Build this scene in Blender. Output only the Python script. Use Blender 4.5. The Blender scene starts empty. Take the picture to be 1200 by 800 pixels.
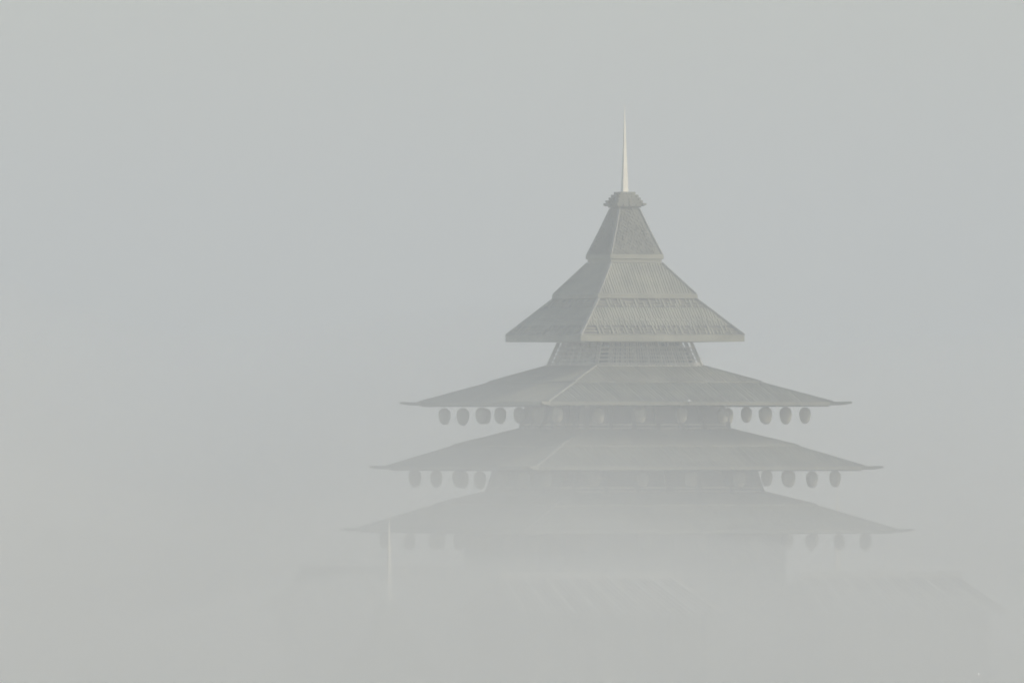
import bpy, bmesh, math, random
from mathutils import Vector, noise

random.seed(7)
C = bpy.context.scene.collection
scene = bpy.context.scene
R = math.radians

# ------------------------------------------------------------------ camera, sky, sun, exposure
S = 0.045                    # metres per photo pixel at the pagoda
AX, HZ, DIST = 732.0, 520.0, 800.0
GROUND = -17.0               # camera height is z = 0 (it stands on a hillside across the valley)
def ZP(py): return (HZ - py) * S
def XP(px): return (px - AX) * S

cam_d = bpy.data.cameras.new("camera"); cam = bpy.data.objects.new("camera", cam_d); C.objects.link(cam)
cam.location = (XP(600), -DIST, 0); cam.rotation_euler = (R(90), 0, 0)
cam_d.sensor_width = 36; cam_d.lens = 36 * DIST / (1200 * S); cam_d.shift_y = (HZ - 400) / 1200
cam_d.clip_start = 1; cam_d.clip_end = 20000
scene.camera = cam

SUN_EL, SUN_AZ = R(24), R(-11)          # azimuth measured from +X, negative = towards the camera
to_sun = Vector((math.cos(SUN_AZ) * math.cos(SUN_EL), math.sin(SUN_AZ) * math.cos(SUN_EL), math.sin(SUN_EL)))
w = bpy.data.worlds.new("World"); scene.world = w; w.use_nodes = True
nt = w.node_tree; nt.nodes.clear()
sky = nt.nodes.new("ShaderNodeTexSky"); sky.sky_type = 'NISHITA'; sky.sun_disc = False
sky.sun_elevation = SUN_EL; sky.sun_rotation = R(90) - SUN_AZ
sky.air_density = 1.0; sky.dust_density = 0.7; sky.ozone_density = 1.0
bg = nt.nodes.new("ShaderNodeBackground"); bg.inputs[1].default_value = 0.12
wo = nt.nodes.new("ShaderNodeOutputWorld")
nt.links.new(sky.outputs[0], bg.inputs[0]); nt.links.new(bg.outputs[0], wo.inputs[0])

sl = bpy.data.lights.new("sun", 'SUN'); sl.energy = 3.5; sl.angle = R(1.0); sl.color = (1.0, 0.94, 0.86)
so = bpy.data.objects.new("sun", sl); C.objects.link(so)
so.rotation_euler = to_sun.to_track_quat('Z', 'Y').to_euler()
so.location = (200, -50, 150)

scene.view_settings.view_transform = 'Standard'; scene.view_settings.look = 'None'
scene.view_settings.gamma = 1; scene.view_settings.use_curve_mapping = False
scene.view_settings.exposure = 0.11
scene.render.engine = 'CYCLES'
scene.cycles.volume_bounces = 4
scene.cycles.max_bounces = 10
scene.cycles.use_denoising = True
scene.cycles.denoiser = 'OPENIMAGEDENOISE'
scene.cycles.use_adaptive_sampling = False

# ------------------------------------------------------------------ helpers
def material(name, col, rough=0.85, var=0.18, scale=1.2, bump=0.0, metallic=0.0, stretch=(1, 1, 1)):
    m = bpy.data.materials.new(name); m.use_nodes = True
    t = m.node_tree; b = t.nodes["Principled BSDF"]
    tc = t.nodes.new("ShaderNodeTexCoord"); mp = t.nodes.new("ShaderNodeMapping")
    mp.inputs["Scale"].default_value = stretch
    n1 = t.nodes.new("ShaderNodeTexNoise"); n1.inputs["Scale"].default_value = scale; n1.inputs["Detail"].default_value = 6
    ramp = t.nodes.new("ShaderNodeValToRGB")
    lo = [c * (1 - var) for c in col]; hi = [min(1, c * (1 + var)) for c in col]
    ramp.color_ramp.elements[0].position = 0.3; ramp.color_ramp.elements[1].position = 0.7
    ramp.color_ramp.elements[0].color = (*lo, 1); ramp.color_ramp.elements[1].color = (*hi, 1)
    t.links.new(tc.outputs["Object"], mp.inputs[0]); t.links.new(mp.outputs[0], n1.inputs["Vector"])
    t.links.new(n1.outputs["Fac"], ramp.inputs[0]); t.links.new(ramp.outputs[0], b.inputs["Base Color"])
    b.inputs["Roughness"].default_value = rough; b.inputs["Metallic"].default_value = metallic
    if bump:
        n2 = t.nodes.new("ShaderNodeTexNoise"); n2.inputs["Scale"].default_value = scale * 12
        bp = t.nodes.new("ShaderNodeBump"); bp.inputs["Strength"].default_value = bump; bp.inputs["Distance"].default_value = 0.05
        t.links.new(mp.outputs[0], n2.inputs["Vector"]); t.links.new(n2.outputs["Fac"], bp.inputs["Height"])
        t.links.new(bp.outputs[0], b.inputs["Normal"])
    return m

def volume(name, density, col, aniso=0.0):
    m = bpy.data.materials.new(name); m.use_nodes = True
    t = m.node_tree; t.nodes.clear()
    v = t.nodes.new("ShaderNodeVolumePrincipled"); o = t.nodes.new("ShaderNodeOutputMaterial")
    v.inputs["Color"].default_value = (*col, 1); v.inputs["Density"].default_value = density
    v.inputs["Anisotropy"].default_value = aniso
    t.links.new(v.outputs[0], o.inputs["Volume"])
    return m

M_roof = material("weathered_shingle", (0.21, 0.197, 0.135), var=0.28, scale=0.8, bump=0.3)
M_thatch = material("bleached_bamboo", (0.28, 0.262, 0.18), var=0.20, scale=1.0, bump=0.3)
M_ridge = material("pale_ridge_wood", (0.28, 0.265, 0.215), var=0.15, scale=2)
M_wood = material("dark_timber", (0.13, 0.115, 0.085), var=0.25, scale=1.5, bump=0.2)
M_rail = material("grey_timber", (0.48, 0.45, 0.36), var=0.2, scale=2)
M_panel = material("brown_panel", (0.17, 0.15, 0.115), var=0.25, scale=1.0, stretch=(3, 3, 0.4))
M_gold = material("gilded_metal", (0.95, 0.86, 0.68), rough=0.45, var=0.06, scale=3, metallic=0.0)
M_lantern = material("lantern_paper", (0.31, 0.28, 0.20), var=0.12, scale=4)
M_white = material("white_enamel", (0.55, 0.55, 0.53), rough=0.4, var=0.03)
M_tile = material("clay_tile", (0.24, 0.20, 0.155), var=0.25, scale=0.7, bump=0.2)
M_stucco = material("grey_stucco", (0.24, 0.22, 0.18), var=0.15, scale=0.8)
M_plaster_and_lit_ridge = material("plaster_and_lit_ridge", (0.5, 0.47, 0.4), var=0.12, scale=0.8)  # plaster of the plinths; on hall roofs its paleness stands for sunlight
M_grass = material("meadow_grass", (0.095, 0.09, 0.045), var=0.45, scale=0.05, bump=0.4)
M_glow = bpy.data.materials.new("lamp_glow"); M_glow.use_nodes = True
b = M_glow.node_tree.nodes["Principled BSDF"]
b.inputs["Emission Color"].default_value = (1, 0.95, 0.88, 1); b.inputs["Emission Strength"].default_value = 6

def tag(o, label, cat, group=None, kind=None):
    o['label'] = label; o['category'] = cat
    if group: o['group'] = group
    if kind: o['kind'] = kind
    return o

def obj(name, bm, mat, parent=None, smooth=False):
    me = bpy.data.meshes.new(name)
    bmesh.ops.recalc_face_normals(bm, faces=bm.faces)
    bm.to_mesh(me); bm.free()
    me.materials.append(mat)
    if smooth:
        for p in me.polygons: p.use_smooth = True
    o = bpy.data.objects.new(name, me); C.objects.link(o)
    if parent: o.parent = parent
    return o

def empty(name, loc, rz=0.0):
    o = bpy.data.objects.new(name, None); C.objects.link(o); o.location = loc; o.rotation_euler = (0, 0, rz)
    o.empty_display_size = 0.5
    return o

def hexa(bm, p):             # 8 points: bottom ring 0-3, top ring 4-7
    v = [bm.verts.new(q) for q in p]
    for f in ((3, 2, 1, 0), (4, 5, 6, 7), (0, 1, 5, 4), (1, 2, 6, 5), (2, 3, 7, 6), (3, 0, 4, 7)):
        bm.faces.new([v[i] for i in f])

def box(bm, x0, x1, y0, y1, z0, z1):
    hexa(bm, [(x0, y0, z0), (x1, y0, z0), (x1, y1, z0), (x0, y1, z0), (x0, y0, z1), (x1, y0, z1), (x1, y1, z1), (x0, y1, z1)])

def bar(bm, a, b, wd, ht=None, up=Vector((0, 0, 1)), w2=None, h2=None):
    a = Vector(a); b = Vector(b); ht = ht or wd; w2 = w2 or wd; h2 = h2 or ht
    d = (b - a).normalized(); s = d.cross(up)
    if s.length < 1e-4: s = d.cross(Vector((1, 0, 0)))
    s.normalize(); u = s.cross(d)
    pts = []
    for c, ww, hh in ((a, wd, ht), (b, w2, h2)):
        pts += [c - s * ww / 2 - u * hh / 2, c + s * ww / 2 - u * hh / 2, c + s * ww / 2 + u * hh / 2, c - s * ww / 2 + u * hh / 2]
    hexa(bm, pts)

def frustum(bm, h0, z0, h1, z1):   # square frustum, half sides h at z (local axes)
    hexa(bm, [(-h0, -h0, z0), (h0, -h0, z0), (h0, h0, z0), (-h0, h0, z0), (-h1, -h1, z1), (h1, -h1, z1), (h1, h1, z1), (-h1, h1, z1)])

def rings(bm, prof):         # closed square lathe from (half side, z) rows, bottom to top
    rr = [[bm.verts.new((sx * h, sy * h, z)) for sx, sy in ((-1, -1), (1, -1), (1, 1), (-1, 1))] for h, z in prof]
    for a, c in zip(rr, rr[1:]):
        for k in range(4):
            bm.faces.new((a[k], a[(k + 1) % 4], c[(k + 1) % 4], c[k]))
    bm.faces.new(rr[0][::-1]); bm.faces.new(rr[-1])

def turn(k, p):              # quarter turns about the axis
    x, y, z = p
    for _ in range(k): x, y = -y, x
    return Vector((x, y, z))

def ribs(bm, h0, z0, h1, z1, step, wd, ht, sides=range(4), jitter=0.0, lift=0.0):
    """raised ribs running down a frustum from (h1,z1) at the top to (h0,z0) at the eave, cut at the hips"""
    n = int(2 * h0 / step)
    ny = Vector((0, -(z1 - z0), -(h0 - h1))); ny = Vector((0, -(z1 - z0), (h0 - h1) * 1.0)).normalized()
    for k in sides:
        for i in range(n + 1):
            u = -h0 + (2 * h0 - n * step) / 2 + i * step + random.uniform(-jitter, jitter)
            if abs(u) > h0 - wd: continue
            t = 0.0 if abs(u) <= h1 else (abs(u) - h1) / (h0 - h1)
            if t > 0.97: continue
            top = Vector((u, -(h1 + (h0 - h1) * t), z1 + (z0 - z1) * t)); bot = Vector((u, -h0, z0))
            hh = ht * random.uniform(0.8, 1.2)
            pts = []
            for c in (bot, top):
                c = c + ny * lift
                pts += [c + Vector((-wd / 2, 0, 0)), c + Vector((wd / 2, 0, 0)), c + ny * hh]
            v = [bm.verts.new(turn(k, q)) for q in pts]
            for f in ((0, 1, 4, 3), (1, 2, 5, 4), (2, 0, 3, 5), (2, 1, 0), (3, 4, 5)):
                bm.faces.new([v[j] for j in f])

PSI = R(20.5)
KH = S / (math.cos(PSI) * math.sqrt(2))    # photo pixels of corner offset (R cos psi) -> half side in metres
def H(pxoff): return pxoff * KH
# local square axes: the near corner (-h,-h) must project at (-R sin psi, -R cos psi) -> rotate by (45deg - psi)
ROT = R(45) - PSI

# ------------------------------------------------------------------ setting: ground
bm = bmesh.new(); n = 60
def gz(x, y):
    d = math.hypot(x, y)
    return GROUND + (0 if d < 90 else 0.8 * noise.noise(Vector((x / 120, y / 120, 3))) * min(1, (d - 90) / 200))
xs = [math.copysign(abs(t) ** 2.5, t) * 4000 for t in [(-1 + 2 * i / n) for i in range(n + 1)]]
gv = [[bm.verts.new((x, y, gz(x, y))) for x in xs] for y in xs]
for i in range(n):
    for j in range(n):
        bm.faces.new((gv[i][j], gv[i][j + 1], gv[i + 1][j + 1], gv[i + 1][j]))
g = obj("ground", bm, M_grass, smooth=True)
tag(g, "flat green meadow under the fog round the pagoda", "ground", kind="structure")

# ------------------------------------------------------------------ the pagoda
pag = empty("pagoda", (0, 0, GROUND), ROT)
tag(pag, "tall grey tiered pagoda with four square roofs and a gold spire", "pagoda")
def P(name, bm, mat, parent=None, smooth=False):
    """a pagoda part: geometry is given with z relative to camera height, shifted to the pagoda's base"""
    bmesh.ops.translate(bm, verts=bm.verts, vec=(0, 0, -GROUND))
    return obj(name, bm, mat, parent or pag, smooth)

# spire: a four-sided needle
def spire_bm(z0, z1, h):
    bm = bmesh.new()
    rings(bm, [(h * 1.0, z0), (h * 0.80, z0 + (z1 - z0) * 0.18), (h * 0.56, z0 + (z1 - z0) * 0.42), (h * 0.33, z0 + (z1 - z0) * 0.66), (h * 0.15, z0 + (z1 - z0) * 0.86), (0.006, z1)])
    return bm
P("spire", spire_bm(ZP(226), ZP(122), H(4.6)), M_gold)

# crown of crossed beam ends under the spire
bm = bmesh.new()
lay = [(225.5, 13), (228.8, 17), (232.1, 20), (235.4, 23.5), (238.6, 27.5)]
for i, (py, off) in enumerate(lay):
    h = H(off); z1 = ZP(py); z0 = z1 - 3.2 * S + 0.02; c = h * 0.84
    frustum(bm, c, z0 - 0.018, c * 0.97, z1)
    for k in range(2):
        for u in (-c, -c / 2, 0, c / 2, c):
            uu = u * 0.97 + random.uniform(-.03, .03)
            q = [turn(k, (uu, -h * random.uniform(0.9, 1.0), (z0 + z1) / 2)), turn(k, (uu, h * random.uniform(0.9, 1.0), (z0 + z1) / 2))]
            bar(bm, q[0] + Vector((0, 0, 0.03 * k)), q[1] + Vector((0, 0, 0.03 * k)), 0.13, 0.11)
frustum(bm, H(19), ZP(243.5), H(20), ZP(241.2))
P("crown", bm, M_roof)

# steep shingled cap roof (y 243 .. 298), concave, in courses
bm = bmesh.new()
def cap_off(py):
    t = (py - 243) / 55.0
    return 16 + 27.5 * (0.92 * t + 0.08 * t * t)
rows = 30
prof = []
for i in range(rows):
    ya = 298 - 55 * i / rows; yb = 298 - 55 * (i + 1) / rows
    prof += [(H(cap_off(ya) + 0.5), ZP(ya)), (H(cap_off(yb) - 0.4), ZP(yb))]
rings(bm, prof)
for i in range(rows):
    ya = 298 - 55 * i / rows; yb = 298 - 55 * (i + 1) / rows
    h = H(cap_off(ya) + 0.5); h2 = H(cap_off(yb) + 0.2); nn = max(3, int(2 * h / 0.16))
    for k in range(4):
        for j in range(nn):
            u = -h + 2 * h * (j + 0.5) / nn
            if abs(u) > h2 - 0.06 or (j + i % 2) % 2 and random.random() < 0.75: continue
            pr = random.uniform(0.03, 0.11); wd = random.uniform(0.05, 0.075)
            hexa(bm, [turn(k, q) for q in ((u - wd, -h - pr, ZP(ya)), (u + wd, -h - pr, ZP(ya)), (u + wd, -h + .1, ZP(ya)), (u - wd, -h + .1, ZP(ya)),
                      (u - wd, -h2, ZP(yb)), (u + wd, -h2, ZP(yb)), (u + wd, -h2 + .1, ZP(yb)), (u - wd, -h2 + .1, ZP(yb)))])
cap = P("roof", bm, M_roof)
bm = bmesh.new()
rings(bm, [(H(43.5), ZP(304)), (H(45.5), ZP(303.6)), (H(45.5), ZP(298.6)), (H(43), ZP(297.6))])
rings(bm, [(H(42), ZP(308)), (H(43.3), ZP(308)), (H(43.3), ZP(304.1)), (H(42), ZP(304.1))])
P("eave_fascia", bm, M_thatch, cap)

def hips(parent, levels, wd, ht, ext=0.0):
    """raised strips down the four hips; levels = (half side, z) from the eave up"""
    for k in range(4):
        bm = bmesh.new()
        for (h0, z0), (h1, z1) in zip(levels, levels[1:]):
            a = turn(k, (-h0, -h0, z0)); c = turn(k, (-h1, -h1, z1))
            bar(bm, a, c, wd, ht)
        P("hip_ridge", bm, M_ridge, parent)
hips(cap, [(H(cap_off(298)), ZP(298)), (H(cap_off(270)), ZP(270)), (H(cap_off(245)), ZP(245))], 0.10, 0.10)

# upper roof in two tiers with lattice bands (y 308 .. 400)
up = bmesh.new()
rings(up, [(H(83), ZP(345)), (H(43.5), ZP(308.5))])
ribs(up, H(83), ZP(345), H(43.5), ZP(308.5), 0.155, 0.10, 0.034, jitter=0.02)
roofu = P("roof", up, M_thatch)
bm = bmesh.new()
rings(bm, [(H(82), ZP(350.5)), (H(85), ZP(350)), (H(85), ZP(345.4)), (H(83), ZP(344.5))])
P("eave_fascia", bm, M_thatch, roofu)
hips(roofu, [(H(83), ZP(345)), (H(43.5), ZP(308.5))], 0.13, 0.13)

def off2(py): return 83.5 + (139 - 83.5) * (py - 350) / (393 - 350)
lo = bmesh.new()
rings(lo, [(H(139), ZP(393)), (H(139 - 1.5), ZP(392)), (H(off2(392) - 3), ZP(392)), (H(off2(382) - 3), ZP(382)), (H(off2(382)), ZP(382)),
           (H(off2(361)), ZP(361)), (H(off2(361) - 3), ZP(361)), (H(off2(351) - 3), ZP(351)), (H(off2(350.6)), ZP(350.6))])
ribs(lo, H(off2(373.5)), ZP(373.5), H(off2(361)), ZP(361), 0.155, 0.10, 0.034, jitter=0.02)
ribs(lo, H(off2(382)), ZP(382), H(off2(377)), ZP(377), 0.155, 0.10, 0.034, jitter=0.02)
roofl = P("roof", lo, M_thatch)
# lattice bands: a dark backing course with sloping struts and short bars over it
for ya, yb in ((392, 382), (361, 351), (377, 373.5)):
    bm = bmesh.new()
    h0, h1, z0, z1 = H(off2(ya)), H(off2(yb)), ZP(ya), ZP(yb)
    small = (ya - yb) < 5
    gap = 0.012 if small else 0.055
    q0, q1 = h0 - gap, h1 - gap
    for k in range(4):
        hexa(bm, [turn(k, q) for q in ((-q0, -q0, z0), (q0, -q0, z0), (q0 - .1, -q0 + .2, z0), (-q0 + .1, -q0 + .2, z0), (-q1, -q1, z1), (q1, -q1, z1), (q1 - .1, -q1 + .2, z1), (-q1 + .1, -q1 + .2, z1))])
    nback = len(bm.faces)
    step = 0.30 if small else 0.80
    for k in range(4):
        nn = int(2 * h0 / step)
        for i in range(nn + 1):
            u = -nn * step / 2 + i * step + random.uniform(-.02, .02)
            if abs(u) > h1: continue
            bar(bm, turn(k, (u, -h0 - 0.01, z0)), turn(k, (u, -h1 - 0.01, z1)), 0.10, 0.06)
            if small: continue
            for f in (0.28, 0.52, 0.76):
                uu = u + step * (f + random.uniform(-.06, .06)); ta, tb = random.choice(((0, .45), (.3, 1), (.55, 1), (0, .7)))
                if abs(uu) < h1 - .1:
                    pa = (uu, -(h0 + (h1 - h0) * ta) + .02, z0 + (z1 - z0) * ta); pb = (uu, -(h0 + (h1 - h0) * tb) + .02, z0 + (z1 - z0) * tb)
                    bar(bm, turn(k, pa), turn(k, pb), random.uniform(.06, .1), 0.07)
        if not small:
            for t in (0.32, 0.66):
                h = h0 + (h1 - h0) * t - 0.03; z = z0 + (z1 - z0) * t
                bar(bm, turn(k, (-h, -h, z)), turn(k, (h, -h, z)), 0.06, 0.05)
    lb = P("lattice_band", bm, M_wood, roofl)
    lb.data.materials.append(M_thatch)
    for p in lb.data.polygons: p.material_index = 0 if p.index < nback else 1
bm = bmesh.new()
rings(bm, [(H(136), ZP(400.5)), (H(139.7), ZP(400.5)), (H(139.7), ZP(393.6)), (H(138), ZP(393.1))])
P("eave_fascia", bm, M_thatch, roofl)
hips(roofl, [(H(139.5), ZP(393)), (H(83.5), ZP(350.3))], 0.13, 0.12)

# open lattice neck under the upper roof (y 400.6 .. 429)
zt, zb, ht_, hb_ = ZP(400.6), ZP(429), H(78), H(91)
bm = bmesh.new()
rings(bm, [(H(82), ZP(431)), (H(71), ZP(408.5))])
rings(bm, [(H(66), ZP(404.8)), (H(66), ZP(400.8))])
neck = P("lattice_wall", bm, M_wood)
for k in range(4):
    bm = bmesh.new()
    npost = 9
    for i in range(npost):
        f = -1 + 2 * i / (npost - 1); 
        a = turn(k, (f * (hb_ - 0.05), -hb_, zb)); c = turn(k, (f * (ht_ - 0.05), -ht_, zt))
        if i < npost - 1 or True:
            bar(bm, a, c, 0.12, 0.12)
    for t in (0.0, 0.10, 0.26, 0.42, 0.58, 0.76, 1.0):
        h = hb_ + (ht_ - hb_) * t; z = zb + (zt - zb) * t
        bar(bm, turn(k, (-h, -h - 0.01, z)), turn(k, (h, -h - 0.01, z)), 0.07, 0.10 if t < 0.2 else 0.07)
    # slats filling the cells, a few missing near the top
    for i in range(40):
        f = -0.96 + 1.92 * i / 39 + random.uniform(-.006, .006)
        if abs(abs(f) - 0.875) < 0.085: continue
        t1 = 0.72 if random.random() < 0.25 else 0.985
        t0 = 0.02
        pa = (f * hb_ + 0, -(hb_ + (ht_ - hb_) * t0) + 0.09, zb + (zt - zb) * t0); pb = (f * (hb_ + (ht_ - hb_) * t1), -(hb_ + (ht_ - hb_) * t1) + 0.09, zb + (zt - zb) * t1)
        bar(bm, turn(k, pa), turn(k, pb), 0.085, 0.04)
    P("lattice_panel", bm, M_rail, neck)

# three wide roofs: (top y, top off), (seam y, seam off), (eave y, corner off), tip off
WIDE = [((430, 91), (448.5, 158), (471.5, 242), 264),
        ((503.5, 122), (523, 201), (546.5, 279), 300),
        ((577, 161), (592, 222), (619.5, 314), 336)]
for (ty, to), (sy, sm), (ey, eo), tip in WIDE:
    bm = bmesh.new()
    rings(bm, [(H(eo) - 0.35, ZP(ey + 3.6)), (H(eo), ZP(ey + 3.4)), (H(eo), ZP(ey)), (H(sm) - 0.02, ZP(sy) + 0.0)])
    ribs(bm, H(eo), ZP(ey), H(sm), ZP(sy), 0.21, 0.12, 0.042, jitter=0.025)
    rings(bm, [(H(sm) + 0.0, ZP(sy) - 0.05), (H(sm) + 0.05, ZP(sy) - 0.02), (H(sm) + 0.05, ZP(sy) + 0.06), (H(to), ZP(ty) + 0.05)])
    ribs(bm, H(sm) + 0.05, ZP(sy) + 0.045, H(to), ZP(ty) + 0.05, 0.21, 0.12, 0.042, jitter=0.025)
    rf = P("roof", bm, M_roof)
    hips(rf, [(H(eo), ZP(ey) + 0.02), (H(sm), ZP(sy) + 0.0)], 0.14, 0.12)
    hips(rf, [(H(sm) + 0.05, ZP(sy) + 0.045), (H(to), ZP(ty) + 0.05)], 0.14, 0.12)
    bm = bmesh.new()
    for k in range(4):   # rafter ends below the eave board
        e = H(eo) - 0.12; nn = int(2 * e / 0.5)
        for i in range(nn + 1):
            u = -nn * 0.25 + i * 0.5
            bar(bm, turn(k, (u, -e + 0.9, ZP(ey + 3.7) - 0.02)), turn(k, (u, -e, ZP(ey + 3.7) - 0.02)), 0.09, 0.07)
    P("rafter", bm, M_wood, rf)
    for k in range(4):   # pointed beams that run out past each corner
        bm = bmesh.new()
        a = H(eo) - 0.9; c = H(tip) - 0.35; d = H(tip)
        z = ZP(ey + 1.2)
        bar(bm, turn(k, (-a, -a, z - 0.02)), turn(k, (-c, -c, z)), 0.22, 0.20, w2=0.18, h2=0.17)
        bar(bm, turn(k, (-c, -c, z + 0.005)), turn(k, (-d, -d, z + 0.05)), 0.22, 0.17, w2=0.12, h2=0.10)
        P("corner_beam", bm, M_roof, rf)

# walls of the lower storeys with pillars, panels and rails
WALLS = [((475.5, 113), (503.5, 121)), ((550.5, 151), (577, 160)), ((623.2, 184), (897, 184))]
for wi, ((ya, oa), (yb, ob)) in enumerate(WALLS):
    bm = bmesh.new()
    rings(bm, [(H(ob) - 0.04, ZP(yb + 0.5)), (H(oa) - 0.04, ZP(ya))])
    wall = P("wall", bm, M_panel)
    npil = 7
    for k in range(4):
        for i in range(npil):
            if i == npil - 1: continue            # the corner pillar belongs to the next side
            f = -1 + 2 * i / (npil - 1)
            bm = bmesh.new()
            bar(bm, turn(k, (f * H(ob), -H(ob), ZP(yb))), turn(k, (f * H(oa), -H(oa), ZP(ya) + 0.02)), 0.26, 0.26)
            P("pillar", bm, M_wood, wall)
    bm = bmesh.new()
    for k in range(4):
        yy = [yb - 1.5, yb - 6] if wi < 2 else [672, 690, 760, 850]
        for y in yy:
            t = (y - ya) / (yb - ya); h = H(oa + (ob - oa) * t)
            bar(bm, turn(k, (-h, -h - 0.02, ZP(y))), turn(k, (h, -h - 0.02, ZP(y))), 0.12, 0.10)
    P("rail", bm, M_rail, wall)

# ------------------------------------------------------------------ lanterns under the three wide eaves
def lantern():
    root = empty("lantern", (0, 0, 0))
    bm = bmesh.new(); ns = 20
    prof = [(0.13, 0.00), (0.21, 0.04), (0.275, 0.15), (0.32, 0.31), (0.34, 0.48), (0.325, 0.64), (0.275, 0.76), (0.18, 0.82)]
    rr = []
    for r_, z in prof:
        rr.append([bm.verts.new((math.cos(2 * math.pi * i / ns) * r_ * (1 if i % 2 else 0.955), math.sin(2 * math.pi * i / ns) * r_ * (1 if i % 2 else 0.955), z - 0.82)) for i in range(ns)])
    for a, c in zip(rr, rr[1:]):
        for i in range(ns): bm.faces.new((a[i], a[(i + 1) % ns], c[(i + 1) % ns], c[i]))
    bm.faces.new(rr[0][::-1]); bm.faces.new(rr[-1])
    obj("lantern_body", bm, M_lantern, root, smooth=True)
    for nm, z, r_, h_ in (("lantern_cap", 0.002, 0.17, 0.05), ("lantern_base", -0.862, 0.14, 0.04)):
        bm = bmesh.new(); bmesh.ops.create_cone(bm, cap_ends=True, segments=14, radius1=r_, radius2=r_ * 0.9, depth=h_)
        bmesh.ops.translate(bm, verts=bm.verts, vec=(0, 0, z + h_ / 2)); obj(nm, bm, M_wood, root)
    bm = bmesh.new(); box(bm, -0.012, 0.012, -0.012, 0.012, 0.052, 0.17); obj("cord", bm, M_wood, root)
    return root
proto = None
ORD = ["first", "second", "third", "fourth", "fifth", "sixth", "seventh"]
EAVE = ["top", "middle", "lowest"]
ZTOP = [477.2, 551.2, 624.4]; RL = [225, 262, 299.7]; HALF = [121, 160, 186]
for lv in range(3):
    Rl = RL[lv] * S
    corner = {"near": Vector((-math.sin(PSI), -math.cos(PSI), 0)) * Rl, "right": Vector((math.cos(PSI), -math.sin(PSI), 0)) * Rl,
              "far": Vector((math.sin(PSI), math.cos(PSI), 0)) * Rl, "left": Vector((-math.cos(PSI), math.sin(PSI), 0)) * Rl}
    e = EAVE[lv]
    spots = [(corner["near"], f"round lantern hanging at the near corner of the {e} wide eave"),
             (corner["right"], f"rightmost round lantern hanging under the {e} wide eave"),
             (corner["left"], f"leftmost round lantern hanging under the {e} wide eave")]
    for i in range(1, 6):
        spots.append((corner["near"].lerp(corner["right"], i / 6), f"lantern along the sunlit front of the {e} wide eave, {ORD[i - 1]} from the near corner"))
        spots.append((corner["near"].lerp(corner["left"], i / 6), f"lantern on the shaded left side of the {e} wide eave, {ORD[i - 1]} from the near corner"))
    for i in range(1, 6):
        for c0, nm in (("right", "right"), ("left", "left")):
            q = corner[c0].lerp(corner["far"], i / 6)
            if abs(q.x) > HALF[lv] * S - 0.2:
                spots.append((q, f"lantern on the far side of the {e} wide eave, {ORD[i - 1]} from the {nm} corner"))
    for q, lab in spots:
        if proto is None:
            proto = o = lantern(); kids = list(o.children)
        else:
            o = proto.copy(); C.objects.link(o)
            for ch in kids:
                c = ch.copy(); C.objects.link(c); c.parent = o
        o.location = (q.x - 0.04, q.y, ZP(ZTOP[lv]) - 0.045 + random.uniform(-0.05, 0.03)); sc = random.uniform(0.89, 1.02); o.scale = (sc, sc, sc)
        o.rotation_euler = (random.uniform(-.03, .03), random.uniform(-.03, .03), random.uniform(0, 6))
        tag(o, lab, "lantern", "lanterns hanging under the pagoda eaves")

# ------------------------------------------------------------------ small floodlight on the front eave of the top wide roof
fl = empty("floodlight", (XP(805), -9.05, ZP(474.2)), ROT)
bm = bmesh.new(); box(bm, -0.025, 0.025, -0.025, 0.025, 0.0, 0.12); box(bm, -0.11, 0.11, -0.03, 0.03, 0.10, 0.14); obj("bracket", bm, M_wood, fl)
bm = bmesh.new(); hexa(bm, [(-.06, -.08, .145), (.06, -.08, .145), (.05, .06, .145), (-.05, .06, .145), (-.06, -.08, .25), (.06, -.08, .25), (.05, .06, .23), (-.05, .06, .23)]); obj("housing", bm, M_white, fl)
tag(fl, "tiny white floodlight on the front edge of the top wide eave", "floodlight")

# ------------------------------------------------------------------ two spired pavilions beside the pagoda
def pavilion(px, y, base_py, tip_py, label, rot=ROT):
    k = (DIST + y) / DIST
    x = cam.location.x + (px - 600) * S * k
    def zz(py): return ZP(py) * k
    root = empty("spired_pavilion", (x, y, GROUND), rot)
    tag(root, label, "pavilion", "spired pavilions beside the pagoda")
    def Q(name, bm, mat, par=root):
        bmesh.ops.translate(bm, verts=bm.verts, vec=(0, 0, -GROUND)); return obj(name, bm, mat, par)
    z0 = zz(base_py)
    Q("spire", spire_bm(z0, zz(tip_py), H(4.6) * k), M_gold)
    bm = bmesh.new()
    for i in range(4):
        rings(bm, [(0.30 + 0.13 * i, z0 - 0.2 * (i + 1)), (0.30 + 0.13 * i, z0 - 0.2 * i - 0.06), (0.2 + 0.12 * i, z0 - 0.2 * i - 0.001)])
    Q("crown", bm, M_roof)
    bm = bmesh.new()
    prof = [(3.2, z0 - 5.0), (3.2, z0 - 4.75), (2.0, z0 - 3.7), (1.2, z0 - 2.4), (0.5, z0 - 0.85)]
    rings(bm, prof)
    for (ha, za), (hb, zb2) in zip(prof[1:], prof[2:]): ribs(bm, ha, za, hb, zb2, 0.2, 0.1, 0.06)
    Q("roof", bm, M_roof)
    for sx in (-1, 1):
        for sy in (-1, 1):
            bm = bmesh.new(); box(bm, sx * 2.5 - .16, sx * 2.5 + .16, sy * 2.5 - .16, sy * 2.5 + .16, GROUND + 0.4, z0 - 5.0); Q("post", bm, M_wood)
    bm = bmesh.new(); box(bm, -3, 3, -3, 3, GROUND, GROUND + 0.4); Q("plinth", bm, M_plaster_and_lit_ridge)
    return root
pavilion(456, -48, 704, 598, "pavilion with a thin gold spire left of the pagoda, before its lowest roof")
pavilion(981, 7, 674, 568, "pavilion with a thin pale spire right of the pagoda, behind its lowest roof")

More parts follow.
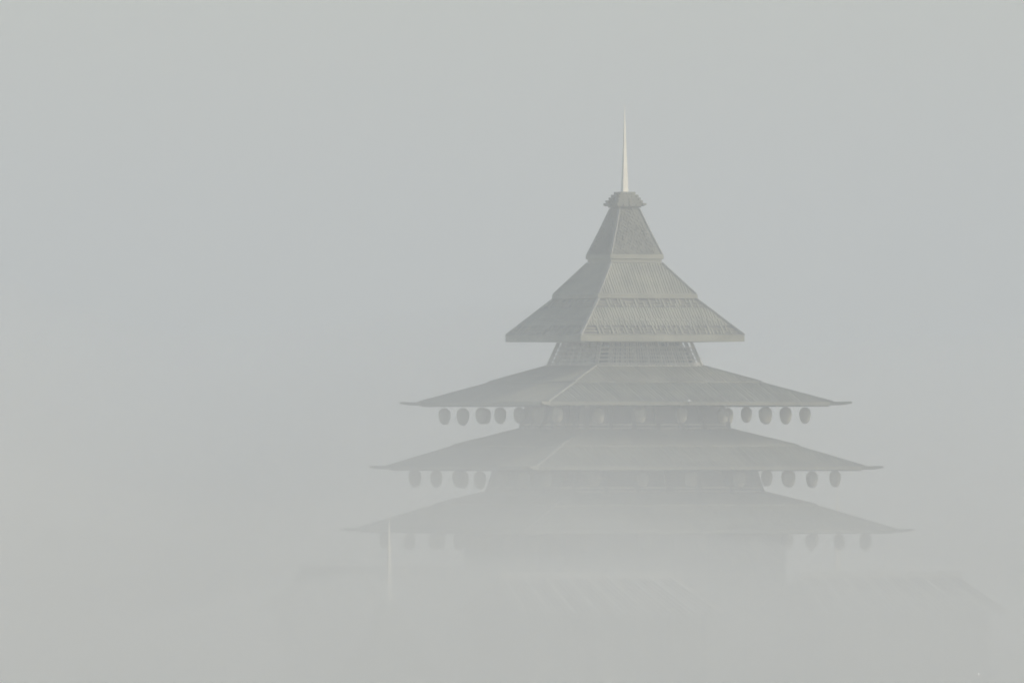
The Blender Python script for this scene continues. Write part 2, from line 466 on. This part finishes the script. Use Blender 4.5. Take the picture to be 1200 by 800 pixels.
# ------------------------------------------------------------------ halls round the foot of the pagoda
def hall(px, cy, ln, dp, ridge_py, eave_py, label, nbay):
    kk = (DIST + cy) / DIST; ridge_z, eave_z = ZP(ridge_py) * kk, ZP(eave_py) * kk
    root = empty("hall", (cam.location.x + (px - 600) * S * kk, cy, GROUND), ROT); tag(root, label, "hall", "tiled halls round the foot of the pagoda")
    def Q(name, bm, mat, par=root):
        bmesh.ops.translate(bm, verts=bm.verts, vec=(0, 0, -GROUND)); return obj(name, bm, mat, par)
    bm = bmesh.new(); L, D = ln / 2, dp / 2; rl = L - 0.8
    lo_ = [(-L, -D, eave_z), (L, -D, eave_z), (L, D, eave_z), (-L, D, eave_z)]
    hexa(bm, [(-L, -D, eave_z - .15), (L, -D, eave_z - .15), (L, D, eave_z - .15), (-L, D, eave_z - .15)] + [(-rl, -.06, ridge_z), (rl, -.06, ridge_z), (rl, .06, ridge_z), (-rl, .06, ridge_z)])
    nn = int(2 * rl / 0.28); pale = set()
    for sgn in (-1, 1):
        for i in range(nn + 1):
            u = -rl + 2 * rl * i / nn
            wide = i % 4 == 0
            if wide: pale.update(range(len(bm.faces), len(bm.faces) + 6))
            bar(bm, (u, sgn * .06, ridge_z + .02), (u * L / rl, sgn * D, eave_z - .13), 0.24 if wide else .12, 0.20 if wide else 0.10)
    rf = Q("roof", bm, M_tile)
    rf.data.materials.append(M_plaster_and_lit_ridge)  # wide ribs coloured pale to show tile ridges catching the light
    for p in rf.data.polygons:
        if p.index in pale: p.material_index = 1
    bm = bmesh.new(); bar(bm, (-rl - .3, 0, ridge_z + .12), (rl + .3, 0, ridge_z + .12), .40, .42)
    Q("ridge_cap", bm, M_plaster_and_lit_ridge, rf)  # sunlight along the ridge is put into this bright colour
    bm = bmesh.new(); box(bm, -L + .7, L - .7, -D + 1.3, D - 1.2, GROUND + .5, eave_z - .16); Q("wall", bm, M_stucco)
    for i in range(nbay + 1):
        u = -L + .8 + (2 * L - 1.6) * i / nbay
        bm = bmesh.new(); bmesh.ops.create_cone(bm, cap_ends=True, segments=12, radius1=.24, radius2=.2, depth=eave_z - .16 - GROUND - .5)
        bmesh.ops.translate(bm, verts=bm.verts, vec=(u, -D + .9, (eave_z - .16 + GROUND + .5) / 2)); Q("column", bm, M_stucco)
    for i in range(nbay):
        u = -L + .8 + (2 * L - 1.6) * (i + .5) / nbay
        if abs(u) > L - 2.6: continue
        bm = bmesh.new(); box(bm, u - .7, u + .7, -D + 1.24, -D + 1.298, GROUND + 1.3, GROUND + 3.4)
        wn = Q("window", bm, M_wood)
    bm = bmesh.new(); box(bm, -L + .2, L - .2, -D + .3, D - .3, GROUND, GROUND + .5); Q("plinth", bm, M_stucco)
    return root
ca, sa = math.cos(ROT), math.sin(ROT)
hall(690, -45, 11.0, 9, 677.5, 716, "tiled hall with a sunlit ridge before the foot of the pagoda", 5)
hall(1030, -10, 10.5, 9, 676.5, 714, "tiled hall standing right of the pagoda foot", 4)
hall(448, 6, 10.5, 9, 670, 712, "dark roofed hall standing left of the pagoda foot", 4)

# lit lamp at the lower right
k = (DIST - 40) / DIST
lp = empty("lamp_post", (cam.location.x + (1147 - 600) * S * k, -40, GROUND), 0)
bm = bmesh.new(); bmesh.ops.create_cone(bm, cap_ends=True, segments=12, radius1=.07, radius2=.045, depth=5.4); bmesh.ops.translate(bm, verts=bm.verts, vec=(0, 0, 2.7)); obj("post", bm, M_wood, lp)
bm = bmesh.new(); bmesh.ops.create_uvsphere(bm, u_segments=14, v_segments=10, radius=.06); bmesh.ops.translate(bm, verts=bm.verts, vec=(0, 0, ZP(789) * k - GROUND)); obj("lamp_globe", bm, M_glow, lp, smooth=True)
tag(lp, "lamp post with a tiny lit globe at the lower right, deep in the fog", "lamp post")

# ------------------------------------------------------------------ fog: an even haze everywhere and a dense bank lying on the ground
bm = bmesh.new(); box(bm, -4100, 4100, -4100, 4100, GROUND - 2.0, 70)
hz = obj("haze", bm, volume("haze_air", 0.00101, (0.952, 0.955, 0.925)))
tag(hz, "thin pale mist filling the air over the whole valley", "haze", kind="stuff")

TAB = [(-400, -17.9), (-140, -9), (-60, -3), (-12, 5), (0, 6), (8, 4.2), (15, 2.0), (46, -1.35), (115, -4.6), (215, -7.6), (330, -11.5), (440, -15), (600, -17.9)]
def bank_h(d):
    for (a, za), (c, zc) in zip(TAB, TAB[1:]):
        if a <= d <= c:
            return za + (zc - za) * (d - a) / (c - a)
    return -17.9
def bank_top(x, y):
    z = sum(bank_h(-y + q) for q in (-6, -3, 0, 3, 6)) / 5
    n_ = noise.noise(Vector((x / 22, y / 70, 1.7))) * 2.0 + noise.noise(Vector((x / 8, y / 30, 5.1))) * 0.4
    t = min(1, max(0, (-18 - x) / 26)); t = t * t * (3 - 2 * t)
    side = 1.5 * math.exp(-((x + 9) / 11) ** 2) - 0.5 * math.exp(-((x - 14) / 11) ** 2) + 6 * t
    z = z + (n_ + side) * min(1, max(0, (z + 17) / 10))
    e = max(0, (abs(x) - 150) / 150)
    return max(-18.2, z - 20 * e * e)
bm = bmesh.new()
ys = [-625 + 12.5 * i for i in range(42)] + [-100 + 4 * i for i in range(36)] + [44 + 13 * i for i in range(28)]
xs = [-300 + 15 * i for i in range(17)] + [-45 + 2.5 * i for i in range(36)] + [45 + 15 * i for i in range(18)]
top = [[bm.verts.new((x, y, bank_top(x, y))) for x in xs] for y in ys]
bot = [[bm.verts.new((x, y, -18.5)) for x in xs] for y in ys]
ny, nx = len(ys), len(xs)
for i in range(ny - 1):
    for j in range(nx - 1):
        bm.faces.new((top[i][j], top[i][j + 1], top[i + 1][j + 1], top[i + 1][j]))
        bm.faces.new((bot[i + 1][j], bot[i + 1][j + 1], bot[i][j + 1], bot[i][j]))
for i in range(ny - 1):
    for j in (0, nx - 1): bm.faces.new((top[i][j], top[i + 1][j], bot[i + 1][j], bot[i][j]))
for j in range(nx - 1):
    for i in (0, ny - 1): bm.faces.new((top[i][j], top[i][j + 1], bot[i][j + 1], bot[i][j]))
fb = obj("fog_bank", bm, volume("fog_air", 0.0128, (0.978, 0.95, 0.868)))
tag(fb, "dense bank of pale fog lying on the ground round the pagoda foot", "fog", kind="stuff")
